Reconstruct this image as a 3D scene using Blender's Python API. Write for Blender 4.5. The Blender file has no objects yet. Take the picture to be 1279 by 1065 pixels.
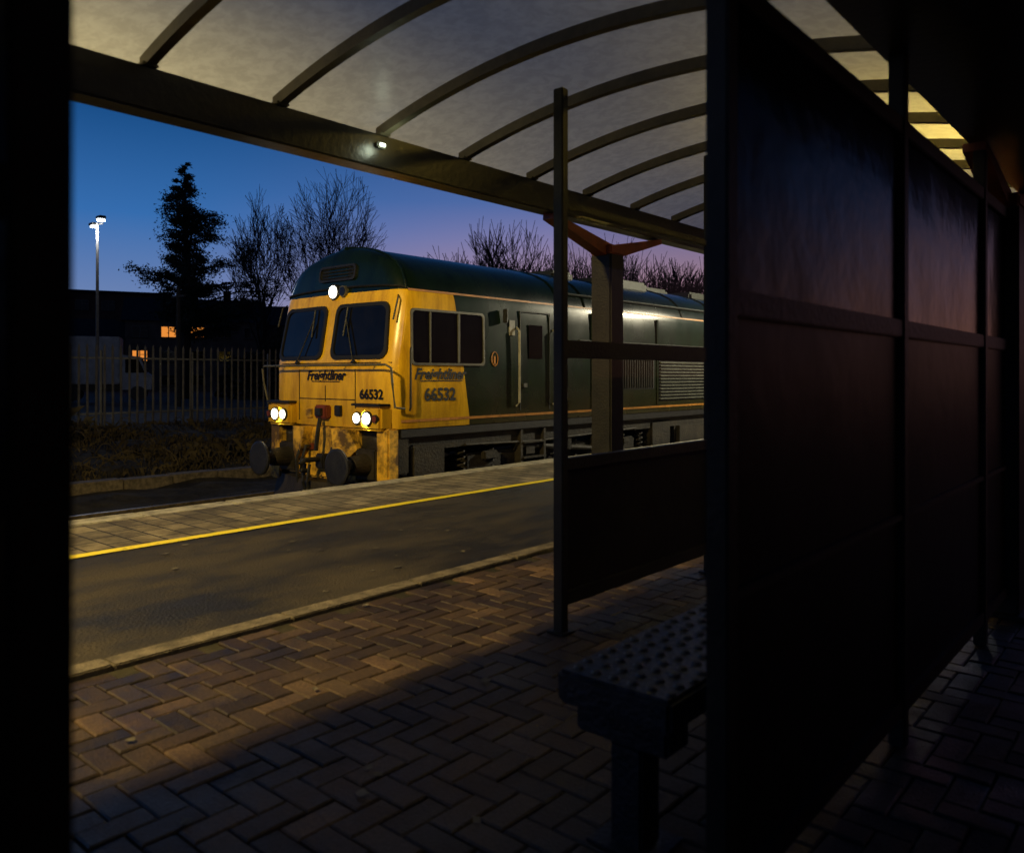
import bpy, math, random, bmesh
from mathutils import Vector, Matrix
random.seed(7)
R=random.random
def U(a,b): return a+(b-a)*R()
scene=bpy.context.scene
scene.view_settings.view_transform='Standard'
scene.view_settings.look='None'
scene.view_settings.exposure=0
COL=scene.collection

# ------------------------------------------------------------ materials
def mat(name,col,rough=.6,metal=0.,var=.25,nscale=6.,bump=0.,bscale=40.,dirt=None,stretch=(1,1,1),emit=None,estr=0,spec=.5,rp=(.36,.66),rvar=0):
    m=bpy.data.materials.new(name); m.use_nodes=True
    nt=m.node_tree; N=nt.nodes; L=nt.links
    b=N['Principled BSDF']
    b.inputs['Roughness'].default_value=rough
    b.inputs['Metallic'].default_value=metal
    b.inputs['Specular IOR Level'].default_value=spec
    tc=N.new('ShaderNodeTexCoord'); mp=N.new('ShaderNodeMapping'); mp.inputs['Scale'].default_value=stretch
    L.new(tc.outputs['Object'],mp.inputs[0])
    n=N.new('ShaderNodeTexNoise'); n.inputs['Scale'].default_value=nscale; n.inputs['Detail'].default_value=7
    n.inputs['Roughness'].default_value=.68
    L.new(mp.outputs[0],n.inputs['Vector'])
    r=N.new('ShaderNodeValToRGB'); r.color_ramp.elements[0].position=rp[0]; r.color_ramp.elements[1].position=rp[1]
    c1=[max(0,c*(1-var)) for c in col]; c2=[min(1,c*(1+var)) for c in col]
    if dirt: c1=dirt
    r.color_ramp.elements[0].color=(*c1,1); r.color_ramp.elements[1].color=(*c2,1)
    L.new(n.outputs['Fac'],r.inputs[0]); L.new(r.outputs[0],b.inputs['Base Color'])
    if rvar:
        q=N.new('ShaderNodeMapRange'); q.inputs[1].default_value=.38; q.inputs[2].default_value=.62; q.inputs[3].default_value=rough-rvar; q.inputs[4].default_value=rough
        L.new(n.outputs['Fac'],q.inputs[0]); L.new(q.outputs[0],b.inputs['Roughness'])
    if bump>0:
        n2=N.new('ShaderNodeTexNoise'); n2.inputs['Scale'].default_value=bscale; n2.inputs['Detail'].default_value=4
        L.new(mp.outputs[0],n2.inputs['Vector'])
        bp=N.new('ShaderNodeBump'); bp.inputs['Strength'].default_value=bump; bp.inputs['Distance'].default_value=.02
        L.new(n2.outputs['Fac'],bp.inputs['Height']); L.new(bp.outputs[0],b.inputs['Normal'])
    if emit:
        b.inputs['Emission Color'].default_value=(*emit,1); b.inputs['Emission Strength'].default_value=estr
    return m

M={}
M['frame']=mat('painted_frame',(.016,.015,.011),.5,0,.3,8,.15,60,spec=.3)
M['rib']=mat('rib_paint',(.075,.062,.036),.45,0,.3,8,.1,60)
M['beam']=mat('beam_paint',(.016,.013,.009),.32,0,.3,5,.1,30,spec=.35)
M['red']=mat('red_paint',(.20,.045,.015),.5,0,.3,8)
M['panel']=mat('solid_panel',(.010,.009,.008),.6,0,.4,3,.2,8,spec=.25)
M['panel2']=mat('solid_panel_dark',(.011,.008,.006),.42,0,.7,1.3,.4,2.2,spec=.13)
M['bench']=mat('bench_metal',(.018,.022,.031),.40,.3,.4,12,.3,60)
M['asphalt']=mat('asphalt',(.042,.033,.022),.85,0,.5,1.3,1.,110,dirt=(.008,.007,.005),stretch=(1,.42,1),rp=(.42,.60),rvar=.3)
M['conc']=mat('kerb_concrete',(.15,.125,.095),.8,0,.5,9,.5,60)
M['coping']=mat('coping_stone',(.40,.37,.29),.75,0,.45,5,.5,60)
M['yline']=mat('yellow_line_paint',(.95,.76,.02),.6,0,.08,9,.3,80,dirt=(.42,.32,.03),rp=(.28,.42))
M['ballast']=mat('ballast',(.06,.05,.040),.95,0,.7,18,1.,25)
M['soil']=mat('ground_soil',(.020,.017,.011),.95,0,.85,2.4,1.,9)
M['rail']=mat('rail_steel',(.26,.21,.15),.35,.6,.4,10)
M['sleeper']=mat('sleeper',(.13,.115,.09),.9,0,.4,10,.3)
M['grass']=mat('weeds',(.060,.046,.020),.9,0,.8,1.4)
M['fence']=mat('palisade_steel',(.06,.056,.05),.6,.2,.4,4)
M['bark']=mat('bark',(.014,.011,.008),.95,0,.4,8)
M['pine']=mat('pine_needles',(.009,.015,.008),.9,0,.6,1.2)
M['bush']=mat('hedge_leaves',(.010,.012,.007),.9,0,.6,1.2)
M['wall']=mat('house_render',(.075,.062,.056),.9,0,.4,1,.3,20)
M['brickw']=mat('house_brick',(.060,.034,.026),.9,0,.4,1,.3,20)
M['roofm']=mat('slate_roof',(.022,.022,.027),.9,0,.3,3,spec=.2)
M['darkglass']=mat('dark_glass',(.005,.005,.006),.10,0,.3,4,spec=.28)
M['sill']=mat('house_trim',(.10,.095,.085),.8)
M['litwin']=mat('lit_window',(.4,.2,.05),.6,0,.5,1.5,emit=(1,.33,.05),estr=.8)
M['van']=mat('van_white',(.24,.25,.26),.5,0,.25,2)
M['black']=mat('black_paint',(.012,.012,.012),.5,0,.5,6,.2)
M['under']=mat('underframe_grime',(.022,.017,.010),.7,.1,.6,5,.5,30)
M['uyel']=mat('grimy_yellow',(.66,.38,.03),.6,0,.25,4,.3,30,dirt=(.10,.055,.012),rp=(.42,.60))
M['rubber']=mat('rubber_seal',(.008,.008,.008),.6)
M['silver']=mat('window_frame_metal',(.12,.115,.09),.45,.3,.3,8)
M['text']=mat('lettering',(.004,.004,.005),.5)
M['orange']=mat('orange_stripe',(.50,.21,.03),.5,0,.3,6)
M['hred']=mat('red_hose',(.16,.03,.012),.6)
M['head']=mat('lamp_lens',(1,.95,.8),.3,emit=(1,.93,.76),estr=6)
M['mastl']=mat('led_lens',(1,1,1),.3,emit=(.85,.95,1),estr=25)
M['sodium']=mat('sodium_lens',(1,.8,.4),.3,emit=(1,.66,.25),estr=8)
M['whitel']=mat('white_lamp_lens',(1,1,.9),.3,emit=(1,.96,.82),estr=200)
M['glint']=mat('glint_glow',(.9,.9,.8),.3,emit=(.92,1,.80),estr=1.6)  # glow colour for the lamp reflection on the front beam
M['grille']=mat('grille_dark',(.012,.014,.012),.5,.3,.4,8)
M['louvre']=mat('louvre_metal',(.17,.18,.14),.4,.5,.3,8)
M['roofgear']=mat('roof_gear',(.022,.026,.02),.6,.2,.4,5)
M['white']=mat('plate_white',(.32,.31,.26),.5)

def body_paint():
    m=bpy.data.materials.new('loco_body_paint'); m.use_nodes=True
    nt=m.node_tree;N=nt.nodes;L=nt.links;b=N['Principled BSDF']
    tc=N.new('ShaderNodeTexCoord'); sx=N.new('ShaderNodeSeparateXYZ'); L.new(tc.outputs['Object'],sx.inputs[0])
    def math_(op,a,bv,clamp=False):
        n=N.new('ShaderNodeMath'); n.operation=op; n.use_clamp=clamp
        for i,v in enumerate((a,bv)):
            if hasattr(v,'node'): L.new(v,n.inputs[i])
            else: n.inputs[i].default_value=v
        return n.outputs[0]
    z=sx.outputs[2]; s=sx.outputs[1]
    edge=math_('ADD',1.62,math_('MULTIPLY',z,-.17))
    m1=math_('LESS_THAN',s,edge); m2=math_('LESS_THAN',z,3.30)
    ym=math_('MULTIPLY',m1,m2)
    mp=N.new('ShaderNodeMapping'); mp.inputs['Scale'].default_value=(1,1,.22); L.new(tc.outputs['Object'],mp.inputs[0])
    n1=N.new('ShaderNodeTexNoise'); n1.inputs['Scale'].default_value=5; n1.inputs['Detail'].default_value=8;n1.inputs['Roughness'].default_value=.7
    L.new(mp.outputs[0],n1.inputs['Vector'])
    n2=N.new('ShaderNodeTexNoise'); n2.inputs['Scale'].default_value=1.3; n2.inputs['Detail'].default_value=6
    L.new(tc.outputs['Object'],n2.inputs['Vector'])
    gr=N.new('ShaderNodeMix'); gr.data_type='RGBA'; L.new(m2,gr.inputs[0]); gr.inputs[6].default_value=(.005,.013,.006,1); gr.inputs[7].default_value=(.006,.022,.010,1)
    mix=N.new('ShaderNodeMix'); mix.data_type='RGBA'; L.new(ym,mix.inputs[0])
    L.new(gr.outputs[2],mix.inputs[6]); mix.inputs[7].default_value=(.90,.53,.02,1)
    r=N.new('ShaderNodeValToRGB'); r.color_ramp.elements[0].position=.44; r.color_ramp.elements[0].color=(1,1,1,1)
    r.color_ramp.elements[1].position=.72; r.color_ramp.elements[1].color=(.40,.30,.2,1)
    L.new(n1.outputs['Fac'],r.inputs[0])
    mul=N.new('ShaderNodeMix'); mul.data_type='RGBA'; mul.blend_type='MULTIPLY'; mul.inputs[0].default_value=.8
    L.new(mix.outputs[2],mul.inputs[6]); L.new(r.outputs[0],mul.inputs[7])
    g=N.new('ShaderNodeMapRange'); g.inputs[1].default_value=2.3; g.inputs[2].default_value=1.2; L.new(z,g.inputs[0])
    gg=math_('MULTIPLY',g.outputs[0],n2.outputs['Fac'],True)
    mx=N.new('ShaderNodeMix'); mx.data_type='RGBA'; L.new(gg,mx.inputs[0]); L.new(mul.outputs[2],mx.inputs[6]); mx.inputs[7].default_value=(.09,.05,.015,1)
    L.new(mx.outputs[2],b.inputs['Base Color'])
    rr=N.new('ShaderNodeMapRange'); rr.inputs[3].default_value=.14; rr.inputs[4].default_value=.38; L.new(n2.outputs['Fac'],rr.inputs[0]); L.new(rr.outputs[0],b.inputs['Roughness'])
    b.inputs['Specular IOR Level'].default_value=.4
    bp=N.new('ShaderNodeBump'); bp.inputs['Strength'].default_value=.12; bp.inputs['Distance'].default_value=.02; L.new(n2.outputs['Fac'],bp.inputs['Height']); L.new(bp.outputs[0],b.inputs['Normal'])
    return m
M['body']=body_paint()

def brick_mat():
    m=bpy.data.materials.new('block_paving'); m.use_nodes=True
    nt=m.node_tree;N=nt.nodes;L=nt.links;b=N['Principled BSDF']
    a=N.new('ShaderNodeAttribute'); a.attribute_name='rnd'
    r=N.new('ShaderNodeValToRGB'); e=r.color_ramp.elements
    e[0].color=(.032,.017,.010,1); e[1].color=(.19,.115,.070,1)
    x=e.new(.5); x.color=(.075,.042,.025,1); x=e.new(.85); x.color=(.105,.067,.040,1)
    L.new(a.outputs['Fac'],r.inputs[0])
    tc=N.new('ShaderNodeTexCoord')
    n=N.new('ShaderNodeTexNoise'); n.inputs['Scale'].default_value=1.6; n.inputs['Detail'].default_value=9; n.inputs['Roughness'].default_value=.7; L.new(tc.outputs['Object'],n.inputs['Vector'])
    r2=N.new('ShaderNodeValToRGB'); r2.color_ramp.elements[0].position=.40; r2.color_ramp.elements[0].color=(.25,.24,.23,1); r2.color_ramp.elements[1].position=.6
    L.new(n.outputs['Fac'],r2.inputs[0])
    mu=N.new('ShaderNodeMix'); mu.data_type='RGBA'; mu.blend_type='MULTIPLY'; mu.inputs[0].default_value=.9
    L.new(r.outputs[0],mu.inputs[6]); L.new(r2.outputs[0],mu.inputs[7])
    n3=N.new('ShaderNodeTexNoise'); n3.inputs['Scale'].default_value=60; n3.inputs['Detail'].default_value=5; L.new(tc.outputs['Object'],n3.inputs['Vector'])
    r3=N.new('ShaderNodeValToRGB'); r3.color_ramp.elements[0].position=.38; r3.color_ramp.elements[0].color=(.5,.5,.5,1); r3.color_ramp.elements[1].position=.66; r3.color_ramp.elements[1].color=(1.0,1.0,1.0,1); L.new(n3.outputs['Fac'],r3.inputs[0])
    mu2=N.new('ShaderNodeMix'); mu2.data_type='RGBA'; mu2.blend_type='MULTIPLY'; mu2.inputs[0].default_value=.8
    L.new(mu.outputs[2],mu2.inputs[6]); L.new(r3.outputs[0],mu2.inputs[7]); L.new(mu2.outputs[2],b.inputs['Base Color'])
    n2=N.new('ShaderNodeTexNoise'); n2.inputs['Scale'].default_value=140; L.new(tc.outputs['Object'],n2.inputs['Vector'])
    bp=N.new('ShaderNodeBump'); bp.inputs['Strength'].default_value=.8; bp.inputs['Distance'].default_value=.006; L.new(n2.outputs['Fac'],bp.inputs['Height']); L.new(bp.outputs[0],b.inputs['Normal'])
    q=N.new('ShaderNodeMapRange'); q.inputs[1].default_value=.38; q.inputs[2].default_value=.6; q.inputs[3].default_value=.42; q.inputs[4].default_value=.75
    L.new(n.outputs['Fac'],q.inputs[0]); L.new(q.outputs[0],b.inputs['Roughness'])
    return m
M['brick']=brick_mat()
def paver_mat():
    m=bpy.data.materials.new('edge_pavers'); m.use_nodes=True
    nt=m.node_tree;N=nt.nodes;L=nt.links;b=N['Principled BSDF']
    tc=N.new('ShaderNodeTexCoord')
    br=N.new('ShaderNodeTexBrick'); br.inputs['Scale'].default_value=1; br.inputs['Brick Width'].default_value=.3; br.inputs['Row Height'].default_value=.2
    br.inputs['Mortar Size'].default_value=.010; br.inputs['Color1'].default_value=(.34,.28,.17,1); br.inputs['Color2'].default_value=(.18,.15,.095,1); br.inputs['Mortar'].default_value=(.03,.025,.02,1)
    L.new(tc.outputs['Object'],br.inputs['Vector'])
    n=N.new('ShaderNodeTexNoise'); n.inputs['Scale'].default_value=1.7; n.inputs['Detail'].default_value=9; n.inputs['Roughness'].default_value=.7; L.new(tc.outputs['Object'],n.inputs['Vector'])
    r2=N.new('ShaderNodeValToRGB'); r2.color_ramp.elements[0].position=.42; r2.color_ramp.elements[0].color=(.28,.26,.23,1); r2.color_ramp.elements[1].position=.58
    L.new(n.outputs['Fac'],r2.inputs[0])
    mu=N.new('ShaderNodeMix'); mu.data_type='RGBA'; mu.blend_type='MULTIPLY'; mu.inputs[0].default_value=.85
    L.new(br.outputs['Color'],mu.inputs[6]); L.new(r2.outputs[0],mu.inputs[7]); L.new(mu.outputs[2],b.inputs['Base Color'])
    bp=N.new('ShaderNodeBump'); bp.inputs['Strength'].default_value=.6; bp.inputs['Distance'].default_value=.01; bp.invert=True; L.new(br.outputs['Fac'],bp.inputs['Height']); L.new(bp.outputs[0],b.inputs['Normal'])
    b.inputs['Roughness'].default_value=.8
    return m
M['paver']=paver_mat()
def roof_mat():
    m=bpy.data.materials.new('translucent_roof_sheet'); m.use_nodes=True
    nt=m.node_tree;N=nt.nodes;L=nt.links
    for n in list(N):
        if n.type=='BSDF_PRINCIPLED': N.remove(n)
    out=[n for n in N if n.type=='OUTPUT_MATERIAL'][0]
    tc=N.new('ShaderNodeTexCoord')
    n=N.new('ShaderNodeTexNoise'); n.inputs['Scale'].default_value=14; n.inputs['Detail'].default_value=10; n.inputs['Roughness'].default_value=.7; n.inputs['Distortion'].default_value=.4; L.new(tc.outputs['Object'],n.inputs['Vector'])
    r=N.new('ShaderNodeValToRGB'); r.color_ramp.elements[0].position=.42; r.color_ramp.elements[0].color=(.44,.47,.52,1); r.color_ramp.elements[1].position=.58; r.color_ramp.elements[1].color=(.54,.58,.66,1)
    L.new(n.outputs['Fac'],r.inputs[0])
    d=N.new('ShaderNodeBsdfDiffuse'); t=N.new('ShaderNodeBsdfTranslucent'); tr=N.new('ShaderNodeBsdfTransparent'); g=N.new('ShaderNodeBsdfGlossy')
    d.inputs[0].default_value=(.06,.085,.15,1); L.new(r.outputs[0],t.inputs[0]); tr.inputs[0].default_value=(.7,.72,.72,1); g.inputs['Roughness'].default_value=.35
    m1=N.new('ShaderNodeMixShader'); m1.inputs[0].default_value=.62; L.new(d.outputs[0],m1.inputs[1]); L.new(t.outputs[0],m1.inputs[2])
    m2=N.new('ShaderNodeMixShader'); m2.inputs[0].default_value=.14; L.new(m1.outputs[0],m2.inputs[1]); L.new(tr.outputs[0],m2.inputs[2])
    m3=N.new('ShaderNodeMixShader'); m3.inputs[0].default_value=.02; L.new(m2.outputs[0],m3.inputs[1]); L.new(g.outputs[0],m3.inputs[2])
    L.new(m3.outputs[0],out.inputs[0])
    return m
M['roofsheet']=roof_mat()
def clearglass(name,tint,gl,rough):
    m=bpy.data.materials.new(name); m.use_nodes=True
    nt=m.node_tree;N=nt.nodes;L=nt.links
    for n in list(N):
        if n.type=='BSDF_PRINCIPLED': N.remove(n)
    out=[n for n in N if n.type=='OUTPUT_MATERIAL'][0]
    tr=N.new('ShaderNodeBsdfTransparent'); tr.inputs[0].default_value=(*tint,1)
    g=N.new('ShaderNodeBsdfGlossy'); g.inputs['Roughness'].default_value=rough
    f=N.new('ShaderNodeFresnel'); f.inputs[0].default_value=1.45
    mu=N.new('ShaderNodeMath'); mu.operation='MULTIPLY'; mu.inputs[1].default_value=gl; L.new(f.outputs[0],mu.inputs[0])
    ms=N.new('ShaderNodeMixShader'); L.new(mu.outputs[0],ms.inputs[0]); L.new(tr.outputs[0],ms.inputs[1]); L.new(g.outputs[0],ms.inputs[2]); L.new(ms.outputs[0],out.inputs[0])
    return m
M['glass']=clearglass('screen_glass',(.80,.80,.80),.5,.03)
M['tint']=mat('grimy_polycarbonate',(.004,.004,.006),.20,0,.5,2,.8,1.8,spec=.14)

# ------------------------------------------------------------ mesh builder
class MB:
    def __init__(s): s.v=[];s.f=[];s.m=[];s.mats=[]
    def mi(s,m):
        m=M[m]
        if m not in s.mats: s.mats.append(m)
        return s.mats.index(m)
    def quad(s,pts,m):
        b=len(s.v); s.v+= [tuple(p) for p in pts]; s.f.append(tuple(range(b,b+len(pts)))); s.m.append(s.mi(m))
    def box(s,x0,x1,y0,y1,z0,z1,m,bev=0):
        if bev>0:
            bm=bmesh.new(); bmesh.ops.create_cube(bm,size=1)
            for v in bm.verts:
                v.co=Vector(((x0+x1)/2+v.co.x*(x1-x0),(y0+y1)/2+v.co.y*(y1-y0),(z0+z1)/2+v.co.z*(z1-z0)))
            bmesh.ops.bevel(bm,geom=bm.edges[:],offset=bev,segments=2,affect='EDGES')
            b=len(s.v); bm.verts.index_update()
            s.v+=[tuple(v.co) for v in bm.verts]
            for f in bm.faces: s.f.append(tuple(b+v.index for v in f.verts)); s.m.append(s.mi(m))
            bm.free(); return
        b=len(s.v)
        s.v+=[(x0,y0,z0),(x1,y0,z0),(x1,y1,z0),(x0,y1,z0),(x0,y0,z1),(x1,y0,z1),(x1,y1,z1),(x0,y1,z1)]
        for f in ((0,3,2,1),(4,5,6,7),(0,1,5,4),(1,2,6,5),(2,3,7,6),(3,0,4,7)):
            s.f.append(tuple(b+i for i in f)); s.m.append(s.mi(m))
    def tube(s,pts,rad,m,n=8,caps=True):
        pts=[Vector(p) for p in pts]
        if not isinstance(rad,(list,tuple)): rad=[rad]*len(pts)
        b=len(s.v); k=s.mi(m)
        for i,p in enumerate(pts):
            d=(pts[min(i+1,len(pts)-1)]-pts[max(i-1,0)])
            if d.length<1e-9: d=Vector((0,0,1))
            d.normalize()
            a=d.cross(Vector((0,0,1)) if abs(d.z)<.9 else Vector((1,0,0))).normalized(); c=d.cross(a)
            for j in range(n):
                t=2*math.pi*j/n
                s.v.append(tuple(p+(a*math.cos(t)+c*math.sin(t))*rad[i]))
        for i in range(len(pts)-1):
            for j in range(n):
                s.f.append((b+i*n+j,b+i*n+(j+1)%n,b+(i+1)*n+(j+1)%n,b+(i+1)*n+j)); s.m.append(k)
        if caps:
            s.f.append(tuple(b+j for j in range(n))[::-1]); s.m.append(k)
            s.f.append(tuple(b+(len(pts)-1)*n+j for j in range(n))); s.m.append(k)
    def obj(s,name,parent=None,loc=(0,0,0),smooth=False,attr=None):
        me=bpy.data.meshes.new(name); me.from_pydata(s.v,[],s.f)
        for m in s.mats: me.materials.append(m)
        me.polygons.foreach_set('material_index',s.m)
        if smooth: me.polygons.foreach_set('use_smooth',[True]*len(s.f))
        if attr:
            a=me.attributes.new('rnd','FLOAT','FACE'); a.data.foreach_set('value',attr)
        me.update()
        o=bpy.data.objects.new(name,me); COL.objects.link(o); o.location=loc
        if parent: o.parent=parent
        return o
def root(name,loc=(0,0,0)):
    o=bpy.data.objects.new(name,None); COL.objects.link(o); o.location=loc; o.empty_display_size=.3
    return o
def light(name,kind,loc,power,col,parent=None,size=.1,rot=None,spot=None,blend=.5):
    l=bpy.data.lights.new(name,kind); l.energy=power; l.color=col
    if kind in('POINT','SPOT'): l.shadow_soft_size=size
    if spot: l.spot_size=math.radians(spot); l.spot_blend=blend
    o=bpy.data.objects.new(name,l); COL.objects.link(o); o.location=loc
    if rot: o.rotation_euler=rot
    if parent: o.parent=parent
    return o

# ------------------------------------------------------------ world : dusk sky
w=bpy.data.worlds.new('World'); scene.world=w; w.use_nodes=True
nt=w.node_tree;N=nt.nodes;L=nt.links
bg=N['Background']
tc=N.new('ShaderNodeTexCoord'); sx=N.new('ShaderNodeSeparateXYZ'); L.new(tc.outputs['Generated'],sx.inputs[0])
def ramp(stops):
    r=N.new('ShaderNodeValToRGB'); e=r.color_ramp.elements
    e[0].position=stops[0][0]; e[0].color=(*stops[0][1],1); e[1].position=stops[-1][0]; e[1].color=(*stops[-1][1],1)
    for p,c in stops[1:-1]:
        x=e.new(p); x.color=(*c,1)
    L.new(sx.outputs[2],r.inputs[0]); return r
ra=ramp([(0,(.30,.23,.30)),(.07,(.16,.23,.44)),(.18,(.036,.15,.42)),(.30,(.007,.066,.22)),(.5,(.004,.026,.09)),(1,(.003,.012,.045))])
rb=ramp([(0,(.68,.28,.16)),(.07,(.52,.26,.26)),(.12,(.38,.24,.33)),(.165,(.23,.20,.38)),(.21,(.09,.145,.37)),(.30,(.012,.075,.25)),(.5,(.004,.026,.09)),(1,(.003,.012,.045))])
mr=N.new('ShaderNodeMapRange'); mr.inputs[1].default_value=.40; mr.inputs[2].default_value=.86; mr.interpolation_type='SMOOTHSTEP'; L.new(sx.outputs[1],mr.inputs[0])
mx=N.new('ShaderNodeMix'); mx.data_type='RGBA'; L.new(mr.outputs[0],mx.inputs[0]); L.new(ra.outputs[0],mx.inputs[6]); L.new(rb.outputs[0],mx.inputs[7])
mr2=N.new('ShaderNodeMapRange'); mr2.inputs[1].default_value=-.25; mr2.inputs[2].default_value=.6; mr2.inputs[3].default_value=1; mr2.inputs[4].default_value=.22; L.new(sx.outputs[0],mr2.inputs[0])
L.new(mx.outputs[2],bg.inputs[0]); L.new(mr2.outputs[0],bg.inputs[1])

# ------------------------------------------------------------ ground
prof=[(-600,-.3),(-60,-.2),(-24,-.2),(-21,-.42),(-18,-.72),(-16.6,-.95),(-14.6,-1.08),(-10,-1.1),(-7,-1.1),(0,-1.15),(600,-1.15)]
g=MB(); ys=[-600,-100,-20]+[-10+.5*i for i in range(120)]+[60,100,250,700]
xs=[]
for (a,za),(b,zb) in zip(prof,prof[1:]):
    n=12 if -24<=a<-14 else 1
    for i in range(n): xs.append((a+(b-a)*i/n, za+(zb-za)*i/n))
xs.append(prof[-1])
nx=len(xs)
for y in ys:
    for x,z in xs:
        jit=U(-.05,.05)+.07*math.sin(y*1.7+x)*math.sin(x*2.1-y*.6) if -24<x<-14.5 else 0
        g.v.append((x,y,z+jit))
k=g.mi('soil')
for j in range(len(ys)-1):
    for i in range(nx-1):
        g.f.append((j*nx+i,j*nx+i+1,(j+1)*nx+i+1,(j+1)*nx+i)); g.m.append(k)
g.obj('ground',smooth=True)

for cx,nm in ((-8.95,'railway_track'),(-12.6,'railway_track')):
    rt=root(nm,(cx,0,0))
    b=MB()
    rowsx=[-1.9,-1.4,-.9,-.45,0,.45,.9,1.4,1.9]
    n=len(rowsx)
    for iy in range(0,160):
        y=-12+iy*.4
        for x in rowsx: b.v.append((x,y,(-1.12 if abs(x)<1.7 else -1.2)+U(-.02,.03)))
    k=b.mi('ballast')
    for j in range(159):
        for i in range(n-1): b.f.append((j*n+i,j*n+i+1,(j+1)*n+i+1,(j+1)*n+i)); b.m.append(k)
    for i in range(2600):
        x=U(-1.8,1.8); y=U(0,16); s_=U(.02,.05); z=-1.10+U(-.01,.02)
        a=[Vector((x+U(-1,1)*s_,y+U(-1,1)*s_,z+U(0,1)*s_*1.4)) for _ in range(4)]
        for f in ((0,1,2),(0,2,3),(0,3,1),(1,3,2)): b.quad([a[q] for q in f],'ballast')
    b.obj('ballast_bed',rt)
    b=MB()
    for i in range(90): b.box(-1.25,1.25,-12+i*.7,-12+i*.7+.25,-1.2,-1.07,'sleeper')
    b.obj('sleepers',rt)
    b=MB()
    for sx_ in (-.755,.755):
        b.box(sx_-.07,sx_+.07,-12,52,-1.068,-1.05,'rail'); b.box(sx_-.01,sx_+.01,-12,52,-1.05,-.955,'rail'); b.box(sx_-.035,sx_+.035,-12,52,-.955,-.915,'rail')
    b.obj('rails',rt)
b=MB()
for i in range(60):
    b.box(-16.5,-16.1,-10+i*1.0,-10+i*1.0+.985,-1.05,-.78+U(-.012,.012),'conc',.02)
b.obj('concrete_cable_trough')

b=MB()
def gz(x):
    for (a,za),(c,zc) in zip(prof,prof[1:]):
        if a<=x<=c: return za+(zc-za)*(x-a)/(c-a)
for i in range(5200):
    x=U(-23.9,-16.9); y=U(3,28)
    dens=math.sin(x*1.3+y*.7)+math.sin(y*1.1-x*.5)+math.sin(x*2.9+y*2.3)*.6
    if dens<-.5 and R()<.8: continue
    cl=U(.05,.16)*(1.7 if dens>1.1 else 1)*(2.2 if R()<.05 else 1)
    for j in range(6):
        a=U(0,6.28); hh=cl*U(.5,1.3); px=x+U(-.15,.15); py=y+U(-.15,.15); z=gz(px)
        wd=.009*U(.6,1.5); ca,sa=math.cos(a),math.sin(a); ln=U(.2,1.2)
        dx,dy=ca*hh*ln,sa*hh*ln
        b.quad([(px-sa*wd,py+ca*wd,z-.08),(px+sa*wd,py-ca*wd,z-.08),(px+dx*.5+sa*wd*.7,py+dy*.5-ca*wd*.7,z+hh*.8),(px+dx,py+dy,z+hh*U(.6,1.1))],'grass')
for i in range(260):
    x=U(-23,-17.5); y=U(4,26); a=U(0,6.28); ln=U(.3,.9); hh=U(.15,.45); z=gz(x)
    b.tube([(x+math.cos(a)*ln*t,y+math.sin(a)*ln*t,z+hh*math.sin(math.pi*t*.85)) for t in (0,.25,.5,.75,1)],.010,'grass',3,False)
b.obj('weeds')

# ------------------------------------------------------------ platform
pl=root('station_platform')
Y0,Y1=-25,90
b=MB(); b.box(-7.42,7,Y0,Y1,-1.3,-.05,'conc'); b.obj('platform_wall',pl)
b=MB(); b.box(-6.02,-3.76,Y0,Y1,-.045,0,'asphalt'); b.obj('asphalt_surface',pl)
b=MB(); b.box(-7.28,-6.02,Y0,Y1,-.046,.002,'paver'); b.obj('edge_paving',pl)
b=MB(); 
y=Y0
while y<Y1:
    b.quad([(-6.10+U(-.003,.003),y,.006),(-5.985+U(-.003,.003),y,.006),(-5.985+U(-.003,.003),y+.4,.006),(-6.10+U(-.003,.003),y+.4,.006)],'yline'); y+=.4
b.obj('yellow_line',pl)
b=MB()
for i in range(125):
    y=Y0+i*.915; b.box(-7.55,-7.285,y,y+.905,-.09,.008+U(-.004,.004),'coping',.008)
b.obj('coping_stones',pl)
b=MB()
for i in range(125):
    y=Y0+i*.915; b.box(-3.755,-3.63,y,y+.907,-.05,.016+U(-.003,.003),'conc',.006)
b.obj('kerb',pl)
b=MB(); at=[]
k=b.mi('brick'); wv=.1
for i in range(-36,18):
    for j in range(-12,110):
        q=(i-j)%4
        if q==0: x0,x1,y0,y1=i,i+2,j,j+1
        elif q==3: x0,x1,y0,y1=i,i+1,j,j+2
        else: continue
        x0*=wv;x1*=wv;y0*=wv;y1*=wv
        x0=max(x0,-3.625)
        if x1-x0<.02: continue
        gp=.0028; x0+=gp+U(-.0012,.0012);x1-=gp;y0+=gp+U(-.0012,.0012);y1-=gp; zt=U(-.0045,.0015); tl=U(-.0024,.0024); c=.006
        bb=len(b.v)
        b.v+=[(x0,y0,-.02),(x1,y0,-.02),(x1,y1,-.02),(x0,y1,-.02),(x0,y0,zt-.005),(x1,y0,zt-.005),(x1,y1,zt-.005),(x0,y1,zt-.005),
              (x0+c,y0+c,zt+tl),(x1-c,y0+c,zt),(x1-c,y1-c,zt-tl),(x0+c,y1-c,zt)]
        rv=R()
        for f in ((0,1,5,4),(1,2,6,5),(2,3,7,6),(3,0,4,7),(4,5,9,8),(5,6,10,9),(6,7,11,10),(7,4,8,11),(8,9,10,11)):
            b.f.append(tuple(bb+t for t in f)); b.m.append(k); at.append(rv)
b.obj('block_paving',pl,attr=at)
b=MB(); b.box(-3.628,7,Y0,Y1,-.047,-.013,'soil'); b.obj('paving_bed',pl)
b=MB()
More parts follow.
